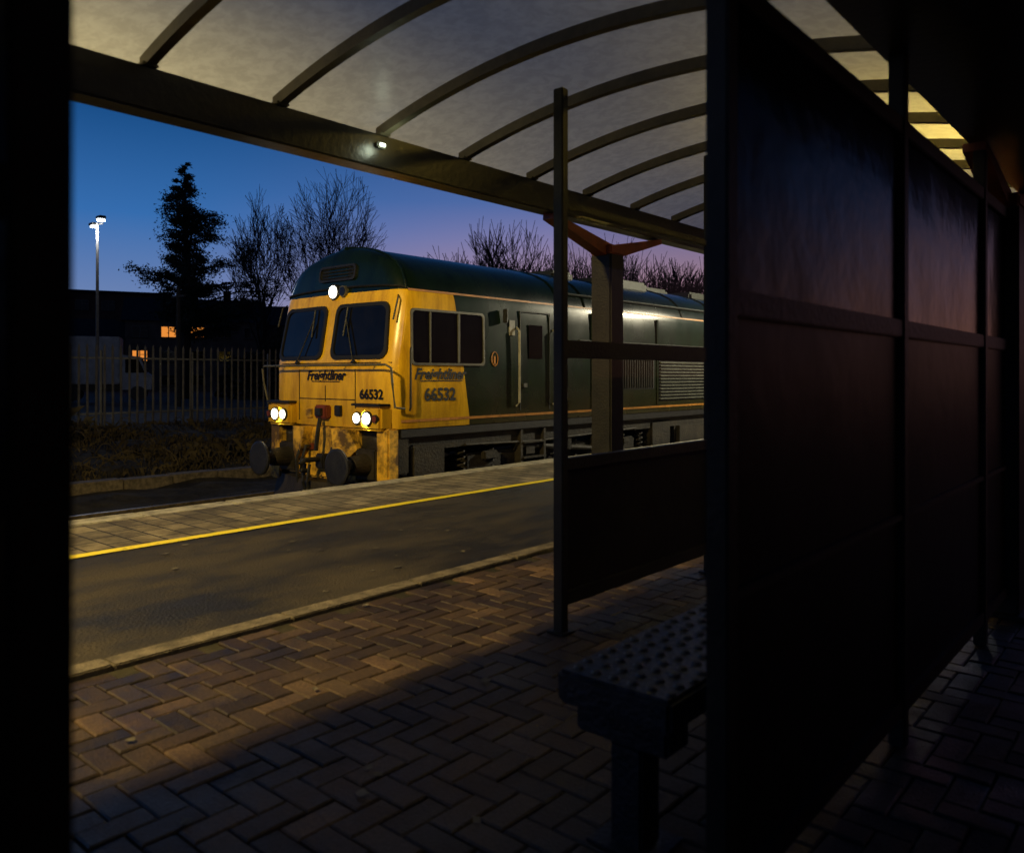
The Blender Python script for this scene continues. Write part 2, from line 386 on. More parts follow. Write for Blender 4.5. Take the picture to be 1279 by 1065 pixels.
for i in range(90):
    x=U(-5.9,-1.2); y=U(0,8); s_=U(.012,.03); a=U(0,6.28)
    b.quad([(x+s_*math.cos(a+t),y+s_*math.sin(a+t),.004+U(.002,.010)) for t in (0,1.3,2.9,4.4)],'sleeper')
b.obj('fallen_leaves')

# ------------------------------------------------------------ shelter
sh=root('platform_shelter')
XF,XR=-3.40,-.80; XM=(XF+XR)/2; SH0,SH1=-.36,8.6
def ah(x): return 2.79-.18*((x-XM)/1.3)**2
b=MB()
b.box(XF-.08,XF+.05,SH0-.3,SH1,2.40,2.585,'beam',.008)
b.box(XF-.12,XF-.08,SH0-.3,SH1,2.46,2.63,'beam',.006)
b.box(XR-.05,XR+.60,SH0-.3,SH1+.0,2.40,2.60,'beam',.008)
b.obj('eaves_beams',sh)
b=MB(); n=26
ay=1.56-.64*3
while ay<SH1:
    pts=[(XF+(XR-XF)*i/n) for i in range(n+1)]
    wd=.021; k=b.mi('rib'); bb=len(b.v)
    for x in pts:
        h=ah(x); b.v+=[(x,ay-wd,h-.035),(x,ay+wd,h-.035),(x,ay+wd,h+.02),(x,ay-wd,h+.02)]
    for i in range(n):
        for j in range(4):
            b.f.append((bb+i*4+j,bb+i*4+(j+1)%4,bb+(i+1)*4+(j+1)%4,bb+(i+1)*4+j)); b.m.append(k)
    b.box(XF+.0,XF+.06,ay-.035,ay+.035,2.586,2.60,'rib',.003)
    ay+=.64
b.obj('roof_ribs',sh)
b=MB(); k=b.mi('roofsheet'); n=32
x0=XF-.1; x1=XR+.1
for i in range(n+1):
    x=x0+(x1-x0)*i/n; b.v+=[(x,SH0-.3,ah(x)+.026),(x,SH1,ah(x)+.026)]
for i in range(n): b.f.append((2*i,2*i+2,2*i+3,2*i+1)); b.m.append(k)
b.obj('roof_sheets',sh,smooth=True)
b=MB()
for cx,cy in ((XF,5.06),(XR-.02,5.06)):
    b.box(cx-.09,cx+.09,cy-.09,cy+.09,0,2.2,'frame',.012)
    b.box(cx-.15,cx+.15,cy-.15,cy+.15,0,.02,'frame',.004)
b.obj('columns',sh)
b=MB()
for cx,cy in ((XF,5.06),(XR-.02,5.06)):
    b.box(cx-.095,cx+.095,cy-.095,cy+.095,2.19,2.26,'red',.01)
    for sg in (-1,1):
        k=b.mi('red'); bb=len(b.v)
        ya,yb=cy+sg*.02,cy+sg*.72
        b.v+=[(cx-.05,ya,2.16),(cx+.05,ya,2.16),(cx+.05,ya,2.27),(cx-.05,ya,2.27),(cx-.05,yb,2.36),(cx+.05,yb,2.36),(cx+.05,yb,2.40),(cx-.05,yb,2.40)]
        for f in ((0,1,2,3),(4,5,6,7),(0,1,5,4),(1,2,6,5),(2,3,7,6),(3,0,4,7)):
            b.f.append(tuple(bb+t for t in f)); b.m.append(k)
b.obj('column_brackets',sh)
XS=-2.43; sy=[3.20,4.80]
b=MB()
for y in sy:
    b.box(XS-.03,XS+.03,y-.025,y+.025,0,2.72,'frame',.005)
    b.box(XS-.055,XS+.055,y-.05,y+.05,.001,.012,'frame',.003)
for z,t in ((.17,.035),(.84,.03),(1.42,.045),(2.14,.02)):
    b.box(XS-.022,XS+.022,sy[0]+.026,sy[1]-.026,z-t,z+t,'frame',.004)
b.obj('front_screen_frame',sh)
b=MB(); b.box(XS-.006,XS+.006,sy[0]+.026,sy[1]-.026,.206,.808,'panel'); b.obj('front_screen_kick_panel',sh)
b=MB(); b.quad([(XS,sy[0]+.027,.872),(XS,sy[1]-.027,.872),(XS,sy[1]-.027,1.373),(XS,sy[0]+.027,1.373)],'glass')
b.quad([(XS,sy[0]+.027,1.467),(XS,sy[1]-.027,1.467),(XS,sy[1]-.027,2.118),(XS,sy[0]+.027,2.118)],'glass'); b.obj('front_screen_glass',sh)
wy=[-2.4,-1.05,.265,1.64,3.0,4.37,5.74]
b=MB()
for y in wy:
    b.box(XR-.027,XR+.027,y-.027,y+.027,0,2.66,'frame',.005)
for a,c in zip(wy,wy[1:]):
    if a==.265: continue
    for z,t in ((.14,.03),(.80,.012),(1.45,.03),(2.15,.03)):
        b.box(XR-.022,XR+.022,a+.028,c-.028,z-t,z+t,'frame',.004)
b.obj('rear_wall_frame',sh)
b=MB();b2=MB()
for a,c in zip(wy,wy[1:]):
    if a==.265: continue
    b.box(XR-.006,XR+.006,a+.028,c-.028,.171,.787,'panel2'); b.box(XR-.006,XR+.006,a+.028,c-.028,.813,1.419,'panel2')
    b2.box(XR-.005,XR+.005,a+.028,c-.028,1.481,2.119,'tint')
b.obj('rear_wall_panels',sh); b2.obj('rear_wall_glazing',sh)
b=MB(); b.box(-2.2,XR-.03,-1.08,-1.05,.1,2.1,'panel'); b.obj('end_screen',sh)
b=MB(); b.box(XF+.05,XF+.075,2.77,2.83,2.505,2.535,'silver',.006); b.box(XF+.0755,XF+.082,2.78,2.82,2.510,2.530,'glint',.003); b.obj('beam_glint',sh)  # made-up glowing piece standing for a lamp's reflection on the beam
light('beam_glint_light','POINT',(XF+.14,2.80,2.51),.8,(.85,1,.75),sh,.03)  # added light, spreads the reflection's glow over the beam

# ------------------------------------------------------------ bench
bn=root('metal_bench')
BX0,BX1,BY0,BY1=-1.385,-1.02,1.80,4.2; bz=.46
b=MB()
b.box(BX0,BX1,BY0,BY1,bz-.095,bz-.002,'bench',.012)
k=b.mi('bench')
y=BY0+.05
row=0
while y<BY1-.04:
    for i in range(6):
        x=BX0+.035+i*.059+(.0 if row%2 else .012)
        bb=len(b.v); nn=10
        for j in range(nn):
            a=2*math.pi*j/nn; b.v.append((x+.017*math.cos(a),y+.017*math.sin(a),bz-.0015))
        for j in range(nn):
            a=2*math.pi*j/nn; b.v.append((x+.011*math.cos(a),y+.011*math.sin(a),bz+.005))
        for j in range(nn):
            b.f.append((bb+j,bb+(j+1)%nn,bb+nn+(j+1)%nn,bb+nn+j)); b.m.append(k)
        b.f.append(tuple(bb+nn+j for j in range(nn))); b.m.append(b.mi('rubber'))
    y+=.062; row+=1
b.obj('seat',bn)
for i,yy in enumerate((1.90,3.0,4.1)):
    b=MB(); b.box(BX0+.04,BX1-.03,yy-.06,yy+.06,bz-.175,bz-.096,'bench',.01); b.box(-1.235,-1.135,yy-.05,yy+.05,.0,bz-.174,'bench',.008)
    b.box(-1.29,-1.08,yy-.09,yy+.09,.0025,.012,'bench',.003)
    b.obj('leg_%d'%(i+1),bn)

# ------------------------------------------------------------ platform lamps
def platform_lamp(x,y,H,power,col,head=-.5,lens='sodium',aim=None,cone=95):
    r=root('platform_lamp',(x,y,0))
    b=MB(); b.tube([(0,0,0),(0,0,.9),(0,0,.95),(0,0,H)],[.075,.075,.05,.04],'frame',12)
    b.tube([(0,0,H-.05),(head*.5,0,H+.08),(head,0,H+.1)],.025,'frame',8); b.obj('column',r)
    b=MB(); b.box(head-.28,head+.28,-.12,.12,H+.09,H+.18,'frame',.03); b.obj('lantern',r)
    b=MB(); b.box(head-.22,head+.22,-.09,.09,H+.06,H+.089,lens,.01); b.obj('lens',r)
    if aim:
        d=Vector(aim)-Vector((x+head,y,H-.05)); q=d.to_track_quat('-Z','Y').to_euler()
        light('lamp_light','SPOT',(head,0,H-.05),power,col,r,.12,q,cone,.6)
    else: light('lamp_light','POINT',(head,0,H-.05),power,col,r,.12)
SOD=(1,.72,.23)
platform_lamp(-4.1,-1.9,5.3,2500,SOD,-.5,'sodium',(-7.9,3.5,-1.0),101)
platform_lamp(-3.9,17.3,4.1,1900,(1,.90,.62),-.7,'whitel',(-9.2,12.3,1.6),90)
platform_lamp(.6,5.4,3.75,190,(1,.66,.10),-1.2)
platform_lamp(.4,-1.6,5.2,150,(.70,.82,1),-1.3)  # unseen cool lamp added to light the roof sheets a neutral grey

# ------------------------------------------------------------ unseen building added to block sky light behind the shelter
sb_=root('sky_block_building')
b=MB(); b.box(2.5,8,-14,8.5,-.02,3.9,'brickw'); b.obj('walls',sb_)
b=MB(); k=b.mi('roofm'); q=len(b.v); b.v+=[(2.1,-14.4,3.9),(8.4,-14.4,3.9),(8.4,8.9,3.9),(2.1,8.9,3.9),(5.25,-14.4,6),(5.25,8.9,6)]
for f in ((0,4,5,3),(1,2,5,4),(0,1,4),(2,3,5),(0,3,2,1)): b.f.append(tuple(q+t for t in f)); b.m.append(k)
b.obj('roof',sb_)
b=MB()
for i in range(8):
    y=-12.5+i*2.6
    if i%3==1: b.box(2.44,2.499,y,y+1.0,0,2.1,'panel',.01)
    else: b.box(2.45,2.499,y,y+1.2,.95,2.3,'sill',.01); b.box(2.43,2.449,y+.06,y+1.14,1.01,2.24,'darkglass'); b.box(2.40,2.46,y-.05,y+1.25,.86,.94,'sill',.01)
b.obj('windows_and_doors',sb_)

# ------------------------------------------------------------ locomotive
loco=root('diesel_locomotive',(-8.95,6.62,-.915))
HW=[(1.31,1.52),(1.33,1.62),(1.33,1.9),(1.33,2.2),(1.33,2.35),(1.325,2.7),(1.32,3.0),(1.31,3.2),(1.29,3.31),(1.25,3.43),(1.17,3.56),(1.04,3.68),(.85,3.78),(.58,3.87),(.30,3.93),(0.001,3.95)]
def fs(z):
    if z<2.35: return 0.0
    if z<3.31: return .17*(z-2.35)/.96
    return .17+.08*((z-3.31)/.64)+.10*max(0,(z-3.70)/.25)**2
def hw(z):
    for (a,za),(c,zc) in zip(HW,HW[1:]):
        if za<=z<=zc: return a+(c-a)*(z-za)/(zc-za)
    return 1.31
def front(u,z,off=0):
    wd=max(hw(z),.01); t=min(1,abs(u)/wd)
    bul=.07*(1-t*t)
    edge=.10*max(0,(t-.86)/.14)**2
    return (u,fs(z)-bul+edge-off,z)
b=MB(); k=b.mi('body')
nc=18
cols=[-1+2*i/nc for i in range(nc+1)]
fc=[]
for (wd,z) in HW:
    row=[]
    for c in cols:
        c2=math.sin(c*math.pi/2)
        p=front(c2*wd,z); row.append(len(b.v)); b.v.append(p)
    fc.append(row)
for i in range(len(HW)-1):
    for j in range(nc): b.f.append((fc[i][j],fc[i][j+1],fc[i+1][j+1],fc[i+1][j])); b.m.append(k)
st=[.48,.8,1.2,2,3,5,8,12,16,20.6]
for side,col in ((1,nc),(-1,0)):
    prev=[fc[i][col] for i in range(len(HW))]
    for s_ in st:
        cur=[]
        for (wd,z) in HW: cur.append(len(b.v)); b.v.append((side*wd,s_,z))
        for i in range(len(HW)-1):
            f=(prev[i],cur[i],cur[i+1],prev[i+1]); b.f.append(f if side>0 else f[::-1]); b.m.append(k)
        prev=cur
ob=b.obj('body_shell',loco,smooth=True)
b=MB(); b.box(-1.25,1.25,20.5,20.6,1.3,3.4,'under'); b.obj('rear_end',loco)

def rrect(u0,u1,z0,z1,r,n=5):
    pts=[]
    for cx,cz,a0 in ((u1-r,z1-r,0),(u0+r,z1-r,90),(u0+r,z0+r,180),(u1-r,z0+r,270)):
        for i in range(n+1):
            a=math.radians(a0+90*i/n); pts.append((cx+r*math.cos(a),cz+r*math.sin(a)))
    return pts
def pane(b,poly_fn,pts,off_o,off_g,fw,mf,mg):
    cx=sum(p[0] for p in pts)/len(pts); cz=sum(p[1] for p in pts)/len(pts)
    hw_=max(abs(p[0]-cx) for p in pts); hz_=max(abs(p[1]-cz) for p in pts)
    inn=[(cx+(p[0]-cx)*(1-fw/hw_),cz+(p[1]-cz)*(1-fw/hz_)) for p in pts]
    n=len(pts); kf=b.mi(mf); kg=b.mi(mg)
    rings=[[poly_fn(p[0],p[1],.0) for p in pts],[poly_fn(p[0],p[1],off_o) for p in pts],[poly_fn(p[0],p[1],off_o) for p in inn],[poly_fn(p[0],p[1],off_g) for p in inn]]
    bb=len(b.v)
    for r_ in rings: b.v+=[tuple(q) for q in r_]
    for r_ in range(3):
        for j in range(n): b.f.append((bb+r_*n+j,bb+r_*n+(j+1)%n,bb+(r_+1)*n+(j+1)%n,bb+(r_+1)*n+j)); b.m.append(kf)
    b.f.append(tuple(bb+3*n+j for j in range(n))); b.m.append(kg)
b=MB()
for sg in (-1,1):
    pts=rrect(.10,1.19,2.41,3.15,.12)
    if sg<0: pts=[(-p[0],p[1]) for p in pts][::-1]
    pts=[((p[0]-(.07*sg*(p[1]-2.4)/.77 if abs(p[0])>.6 else 0)),p[1]) for p in pts]
    pane(b,front,pts,.030,.012,.05,'rubber','darkglass')
b.obj('windscreens',loco)
b=MB()
for sg in (-1,1):
    a=front(sg*.62,2.38,.05); c=front(sg*.35,2.98,.045)
    b.tube([a,c],.010,'black',6); a2=front(sg*.35,2.72,.045);c2=front(sg*.36,3.1,.04); b.tube([a2,c2],.014,'black',6)
    b.tube([front(sg*.62,2.36,.02),front(sg*.62,2.38,.06)],.03,'black',8)
    b.tube([front(sg*1.22,3.22,.02),front(sg*1.27,3.18,.10),front(sg*1.27,2.9,.12)],.012,'black',6)
b.obj('wipers',loco)
b=MB()
for sgn in (1,-1):
    fn=(lambda s_,z,off,sgn=sgn:(sgn*(hw(z)+off),s_,z))
    pane(b,fn,rrect(.26,1.64,2.33,3.06,.06),.022,.004,.03,'silver','darkglass')
    for s0,w_ in (((.60,.010)),((1.13,.018))):
        b.box(min(sgn*1.322,sgn*1.345),max(sgn*1.322,sgn*1.345),s0-w_,s0+w_,2.365,3.025,'silver')
b.obj('cab_side_windows',loco)
b=MB()
for sgn in (1,-1):
    for za,zb,s0 in ((3.285,3.312,.25),(1.60,1.635,.1)):
        s1=20.5
        b.quad([(sgn*(hw(za)+.005),s0,za),(sgn*(hw(za)+.005),s1,za),(sgn*(hw(zb)+.005),s1,zb),(sgn*(hw(zb)+.005),s0,zb)],'orange')
b.obj('waist_stripes',loco)
b=MB()
arc=[front(math.sin(c*math.pi/2)*hw(3.31),3.31+.07*(1-c*c),.014) for c in [(-1+2*i/20) for i in range(21)]]
b.tube(arc,.016,'black',6)
lip=[front(side*wd*.985,z,.01) for side,seq in ((-1,HW[8:]),(1,HW[8:][::-1])) for wd,z in seq]
b.tube(lip,.022,'body',6)
b.obj('hood_trim',loco)
b=MB()
pts=rrect(-.40,.40,3.48,3.70,.06)
pane(b,front,pts,.03,.004,.03,'black','grille')
for i in range(4):
    z=3.525+.045*i; b.tube([front(-.34,z,.012),front(.34,z,.012)],.010,'black',5)
b.obj('horn_grille',loco)
def lampdisc(b,u,z,r,m,depth=.05,ring='black',fn=front,base=0):
    p=Vector(fn(u,z,base)); 
    b.tube([p+Vector((0,.02,0)),p+Vector((0,-depth,0))],r*1.25,ring,16)
    b.tube([p+Vector((0,-depth,0)),p+Vector((0,-depth-.008,0))],r,m,16)
b=MB(); lampdisc(b,.0,3.33,.085,'head'); lampdisc(b,.20,3.33,.06,'darkglass',.05,'silver'); b.obj('upper_headlight',loco)
for i,sg in enumerate((-1,1)):
    b=MB(); c=sg*.97
    b.box(c-.28,c+.28,-.17,.05,1.50,1.81,'body',.035)
    for u,r_,m_ in ((-.15,.064,'head'),(.05,.072,'head'),(.20,.04,'hred')):
        u=c+sg*(u) 
        p=Vector((u,-.17,1.655)); b.tube([p+Vector((0,.01,0)),p+Vector((0,-.03,0))],r_*1.3,'black',16); b.tube([p+Vector((0,-.03,0)),p+Vector((0,-.036,0))],r_,m_ ,16)
    b.box(c-.28,c+.28,-.19,.0,1.81,1.84,'black',.008)
    b.obj('light_cluster_%d'%(i+1),loco)
    light('headlight_%d'%(i+1),'SPOT',(c,-.28,1.655),60,(1,.93,.78),loco,.06,(math.radians(84),0,0) ,70)
b=MB()
rl=[(-1.40,.10,1.78),(-1.40,-.06,1.80),(-1.42,-.12,2.1),(-1.42,-.14,2.29),(-1.34,-.16,2.33)]+[(-1.2+2.4*i/8,-.17-.05*(1-(-1+2*i/8)**2),2.33) for i in range(9)]+[(1.34,-.16,2.33),(1.42,-.14,2.29),(1.42,-.12,2.1),(1.40,-.06,1.80),(1.40,.10,1.78)]
b.tube(rl,.015,'silver',8)
for u in (-1.0,-.45,.45,1.0): b.tube([front(u,2.33,0),(u,-.2,2.33)],.01,'black',6)
b.tube([(1.385,.20,1.75),(1.40,.20,1.8),(1.40,.20,2.5),(1.385,.22,2.55)],.014,'black',8)
b.obj('front_handrails',loco)
b=MB()
b.tube([front(0,1.85,.004),front(0,2.06,.004)],.006,'rubber',5)
for u in (-.62,.62): b.tube([front(u,1.58,.004),front(u,2.28,.004)],.006,'rubber',5)
b.tube([front(-1.25+2.5*i/12,2.36,.004) for i in range(13)],.007,'rubber',5)
b.tube([front(-.62+1.24*i/8,1.88,.004) for i in range(9)],.006,'rubber',5)
b.box(-.14,.12,-.16,-.05,1.62,1.80,'hred',.02); b.box(-.08,.06,-.20,-.15,1.66,1.76,'black',.01)
b.tube([(.0,-.16,1.62),(.06,-.24,1.45),(.02,-.24,1.2)],.028,'black',8)
b.box(.22,.36,-.10,-.05,1.66,1.80,'black',.01)
b.box(-.42,-.28,-.10,-.05,1.62,1.74,'uyel',.01)
b.obj('nose_fittings',loco)
b=MB()
b.box(-.66,.66,-.06,.3,.80,1.52,'uyel',.03)
b.box(-1.28,-.60,.02,.3,.92,1.50,'under',.03); b.box(.60,1.28,.02,.3,.92,1.50,'under',.03)
b.box(1.06,1.30,-.08,.10,.72,1.53,'uyel',.02); b.box(-1.30,-1.06,-.08,.10,.72,1.53,'uyel',.02)
for sg in (-1,1):
    k=b.mi('uyel'); bb=len(b.v)
    b.v+=[(sg*.30,-.20,1.50),(sg*.60,-.18,1.50),(sg*.72,-.10,1.25),(sg*.52,-.20,1.05),(sg*.36,-.22,1.2),
          (sg*.30,-.04,1.50),(sg*.60,-.04,1.50),(sg*.72,-.04,1.25),(sg*.52,-.04,1.05),(sg*.36,-.04,1.2)]
    b.f.append(tuple(bb+t for t in range(5))); b.m.append(k)
    for j in range(5): b.f.append((bb+j,bb+(j+1)%5,bb+5+(j+1)%5,bb+5+j)); b.m.append(k)
b.obj('buffer_beam',loco)
for i,sg in enumerate((-1,1)):
    b=MB(); c=sg*.865; z=1.06
    b.box(c-.2,c+.2,-.10,.02,z-.2,z+.2,'under',.02)
    b.tube([(c,-.08,z),(c,-.34,z)],[.14,.12],'under',20); b.tube([(c,-.34,z),(c,-.50,z)],.09,'under',16)
    b.tube([(c,-.50,z),(c,-.52,z),(c,-.545,z),(c,-.555,z)],[.20,.235,.235,.21],'black',28)
    b.obj('buffer_%d'%(i+1),loco)
b=MB()
b.box(-.09,.09,-.18,-.05,.95,1.15,'black',.02)
b.tube([(0,-.18,1.08),(0,-.40,1.08),(0,-.47,1.04),(0,-.46,.96),(0,-.38,.94)],.035,'black',10)
for s_ in (-.05,.05): b.tube([(s_,-.36,1.03),(s_,-.40,.8),(s_,-.34,.62)],.02,'black',8)
for u in (-.42,-.30,.28,.42):
    b.tube([(u,-.05,1.22),(u,-.17,1.24),(u+.02,-.26,1.05),(u+.03,-.24,.75),(u+.08,-.14,.66),(u+.12,-.06,.8)],.022,'black',8)
    b.box(u-.03,u+.03,-.10,-.04,1.18,1.27,'hred',.008)
b.obj('coupling_and_hoses',loco)
b=MB()
k=b.mi('under'); bb=len(b.v)
b.v+=[(-1.2,-.02,.80),(0,-.34,.80),(1.2,-.02,.80),(-1.2,-.16,.22),(0,-.5,.22),(1.2,-.16,.22),(-1.2,.1,.8),(0,.1,.8),(1.2,.1,.8),(-1.2,.1,.22),(0,.1,.22),(1.2,.1,.22)]
for f in ((0,3,4,1),(1,4,5,2),(0,1,7,6),(1,2,8,7),(6,7,10,9),(7,8,11,10),(3,0,6,9),(2,5,11,8),(3,9,10,4),(4,10,11,5)): b.f.append(tuple(bb+t for t in f)); b.m.append(k)
b.obj('snow_plough',loco)
b=MB()
b.box(-1.22,1.22,.2,20.4,1.22,1.53,'under'); 
for sg in (-1,1):
    a,c=sorted((sg*1.22,sg*1.30)); b.box(a,c,.12,20.4,1.40,1.52,'black',.01)
    for z in (.95,1.18): 
        a2,c2=sorted((sg*1.05,sg*1.30)); b.box(a2,c2,2.55,3.05,z,z+.03,'under',.004)
    a2,c2=sorted((sg*1.1,sg*1.28)); b.box(a2,c2,2.5,2.55,.6,1.4,'under'); b.box(a2,c2,3.05,3.1,.6,1.4,'under')
    a2,c2=sorted((sg*.75,sg*1.29)); b.box(a2,c2,7.2,13.6,.35,1.30,'under',.08)
    b.box(min(sg*1.0,sg*1.27),max(sg*1.0,sg*1.27),.35,.95,.85,1.30,'under',.03)
    b.box(min(sg*1.0,sg*1.25),max(sg*1.0,sg*1.25),6.3,7.0,.8,1.35,'under',.03)
b.obj('underframe',loco)
for bi,s0 in enumerate((1.55,14.6)):
    b=MB()
    for sg in (-1,1):
        x0_,x1_=sorted((sg*1.02,sg*1.16))
        b.box(x0_,x1_,s0-.1,s0+4.3,.86,1.10,'under',.03)
        for i in range(3):
            ya=s0+.1+i*2.03
            b.tube([(sg*.72,ya,.53),(sg*.84,ya,.53)],.53,'under',28)
            b.tube([(sg*1.0,ya,.55),(sg*1.26,ya,.55)],.15,'under',14)
            xa,xb=sorted((sg*1.04,sg*1.24)); b.box(xa,xb,ya-.24,ya+.24,.36,.78,'under',.04)
            for q in (-.30,.30):
                hp=[(sg*1.14+.065*math.cos(t*.9),ya+q+.065*math.sin(t*.9),.80+.012*t) for t in range(34)]
                b.tube(hp,.016,'under',5)
        b.tube([(sg*1.2,s0+1.0,1.16),(sg*1.2,s0+2.9,.98)],.045,'under',8)
        for i in range(5):
            ya=s0+.2+i*.9; xa,xb=sorted((sg*1.15,sg*1.25)); b.box(xa,xb,ya,ya+U(.15,.4),1.0,1.0+U(.1,.28),'under',.015)
        b.tube([(sg*1.24,s0-.2,1.24),(sg*1.26,s0+1.4,1.20),(sg*1.25,s0+4.2,1.25)],.018,'under',6)
    b.obj('bogie_%d'%(bi+1),loco)
b=MB()
for sg in (1,-1):
    def sb(s0,s1,z0,z1,t,m,bv=.0):
        x0_,x1_=sorted((sg*(1.33-.01),sg*(1.33+t))); b.box(x0_,x1_,s0,s1,z0,z1,m,bv)
    for s0 in (2.42,3.12): sb(s0,s0+.015,1.68,3.15,.006,'rubber')
    sb(2.435,3.12,3.135,3.15,.006,'rubber')
    sb(2.62,2.94,2.45,2.95,.008,'darkglass')
    for s0 in (2.34,3.22): b.tube([(sg*1.33,s0,1.75),(sg*1.39,s0,1.80),(sg*1.39,s0,2.85),(sg*1.33,s0,2.9)],.018,'white',8)
    sb(2.48,2.56,2.02,2.08,.03,'silver')
    sb(2.18,2.30,2.78,3.0,.006,'white')
    sb(3.35,3.6,2.25,2.55,.006,'grille'); sb(3.36,3.59,1.8,2.0,.006,'white')
    sb(4.35,6.25,1.95,2.62,.004,'grille')
    for i in range(24): sb(4.40+i*.077,4.415+i*.077,1.97,2.60,.022,'under')
    sb(6.42,9.2,1.72,2.60,.004,'grille')
    for i in range(14): sb(6.45,9.17,1.75+i*.061,1.775+i*.061,.03,'louvre')
    for s0 in (4.25,6.33,9.3,11,13,15,17): sb(s0,s0+.05,1.66,3.22,.016,'body')
    sb(9.5,12.8,2.0,2.9,.006,'grille')
    for i in range(13): sb(9.55,12.75,2.03+i*.066,2.05+i*.066,.025,'under')
    sb(3.9,20.3,2.72,2.77,.02,'roofgear')
b.obj('side_doors_and_grilles',loco)
b=MB()
for s0,s1,wd,zt in ((4.3,4.9,.5,4.02),(5.6,7.2,.62,4.02),(7.5,8.4,.4,4.0),(9,12,.6,4.0),(13,16,.75,4.0)):
    b.box(-wd,wd,s0,s1,3.75,zt,'roofgear',.05)
for s0 in (3.4,4.1,5.2,7.35,8.7,10.5,12.5,14.5):
    b.tube([(hw(z)+.006,s0,z) for wd_,z in HW[8:15]]+[(-hw(z)-.006,s0,z) for wd_,z in HW[8:15]][::-1],.018,'body',5)
for sg in (-1,1):
    b.tube([(sg*1.24,3.5,3.50),(sg*1.24,12,3.50)],.02,'roofgear',6)
b.obj('roof_equipment',loco)
b=MB(); b.box(1.34,1.42,2.02,2.06,2.95,3.15,'black',.01); b.obj('side_mirror',loco)
def text(s,size,loc,rot,m,shear=0,name='lettering'):
    c=bpy.data.curves.new(name,'FONT'); c.body=s; c.size=size; c.shear=shear; c.align_x='CENTER'; c.extrude=.001; c.offset=.006*size/.2
    c.materials.append(M[m]); o=bpy.data.objects.new(name,c); COL.objects.link(o); o.location=loc; o.rotation_euler=rot; o.parent=loco
    return o
H=math.pi/2
text('Freightliner',.20,(1.337,.78,2.15),(H,0,H),'text',.35,'operator_lettering_side')
text('66532',.23,(1.337,.78,1.87),(H,0,H),'text',0,'fleet_number_side')
text('Freightliner',.18,(0,-.078,2.14),(H,0,0),'text',.35,'operator_lettering_front')
text('66532',.17,(.93,front(.93,1.9,.016)[1],1.90),(H,0,.085),'text',0,'fleet_number_front')
b=MB()
b.quad([(1.337,.42,2.12),(1.337,1.2,2.12),(1.337,1.2,2.132),(1.337,.42,2.132)],'text')
b.quad([(-.3,-.079,2.11),(.32,-.079,2.11),(.32,-.079,2.122),(-.3,-.079,2.122)],'text')
b.obj('lettering_underline',loco)
b=MB()
el=[(1.337,1.86+.065*math.cos(a*math.pi/12),2.43+.10*math.sin(a*math.pi/12)) for a in range(25)]
b.tube(el,.006,'orange',5); b.box(1.33,1.338,1.845,1.875,2.37,2.47,'orange'); b.box(1.33,1.338,1.82,1.90,2.35,2.36,'orange'); b.obj('depot_emblem',loco)

# ------------------------------------------------------------ palisade fence
fn=root('palisade_fence'); b=MB(); k=b.mi('fence')
y=-4
while y<45:
    x=-24; wd=.035; ht=2.19+U(-.02,.02); t=U(-.012,.012); zb=-.22
    bb=len(b.v)
    prof_=[(-wd,0),(0,.022),(wd,0)]
    for (dy,dx) in prof_: b.v+=[(x+dx,y+dy,zb),(x+dx,y+dy+t,ht-.10)]
    b.v.append((x+.01,y+t,ht))
    b.f+=[(bb,bb+2,bb+3,bb+1),(bb+2,bb+4,bb+5,bb+3),(bb+1,bb+3,bb+6),(bb+3,bb+5,bb+6)]; b.m+=[k]*4
    y+=.235
b.obj('pales',fn)
b=MB()
for z in (.15,1.75): b.box(-24.06,-24.005,-4,45,z,z+.05,'fence')
y=-4
while y<45: b.box(-24.14,-24.062,y,y+.08,-.3,2.0,'fence'); y+=2.75
b.obj('rails_and_posts',fn)

def mast(x,y,zb,zt):
    r=root('floodlight_mast',(x,y,0)); b=MB()
    b.tube([(0,0,zb),(0,0,zb+1.2),(0,0,zt)],[.10,.07,.045],'sill',10); b.tube([(-.25,-.1,zt-.02),(.25,.1,zt-.02)],.03,'frame',6)
    b.obj('column',r)
    b=MB()
    b.box(-.52,-.16,-.12,.12,zt-.05,zt+.06,'frame',.02); b.box(.12,.50,-.12,.12,zt+.12,zt+.24,'frame',.02); b.obj('lanterns',r)
    b=MB(); b.tube([(-.34,0,zt-.06),(-.34,0,zt-.10)],.11,'mastl',12); b.tube([(.31,-.0,zt+.11),(.31,0,zt+.06)],.14,'mastl',12); b.obj('lenses',r)
    light('mast_light','POINT',(0.2,-.1,zt-.35),200,(.9,.93,1),r,.1)
mast(-31.3,12.6,-.3,6.95)

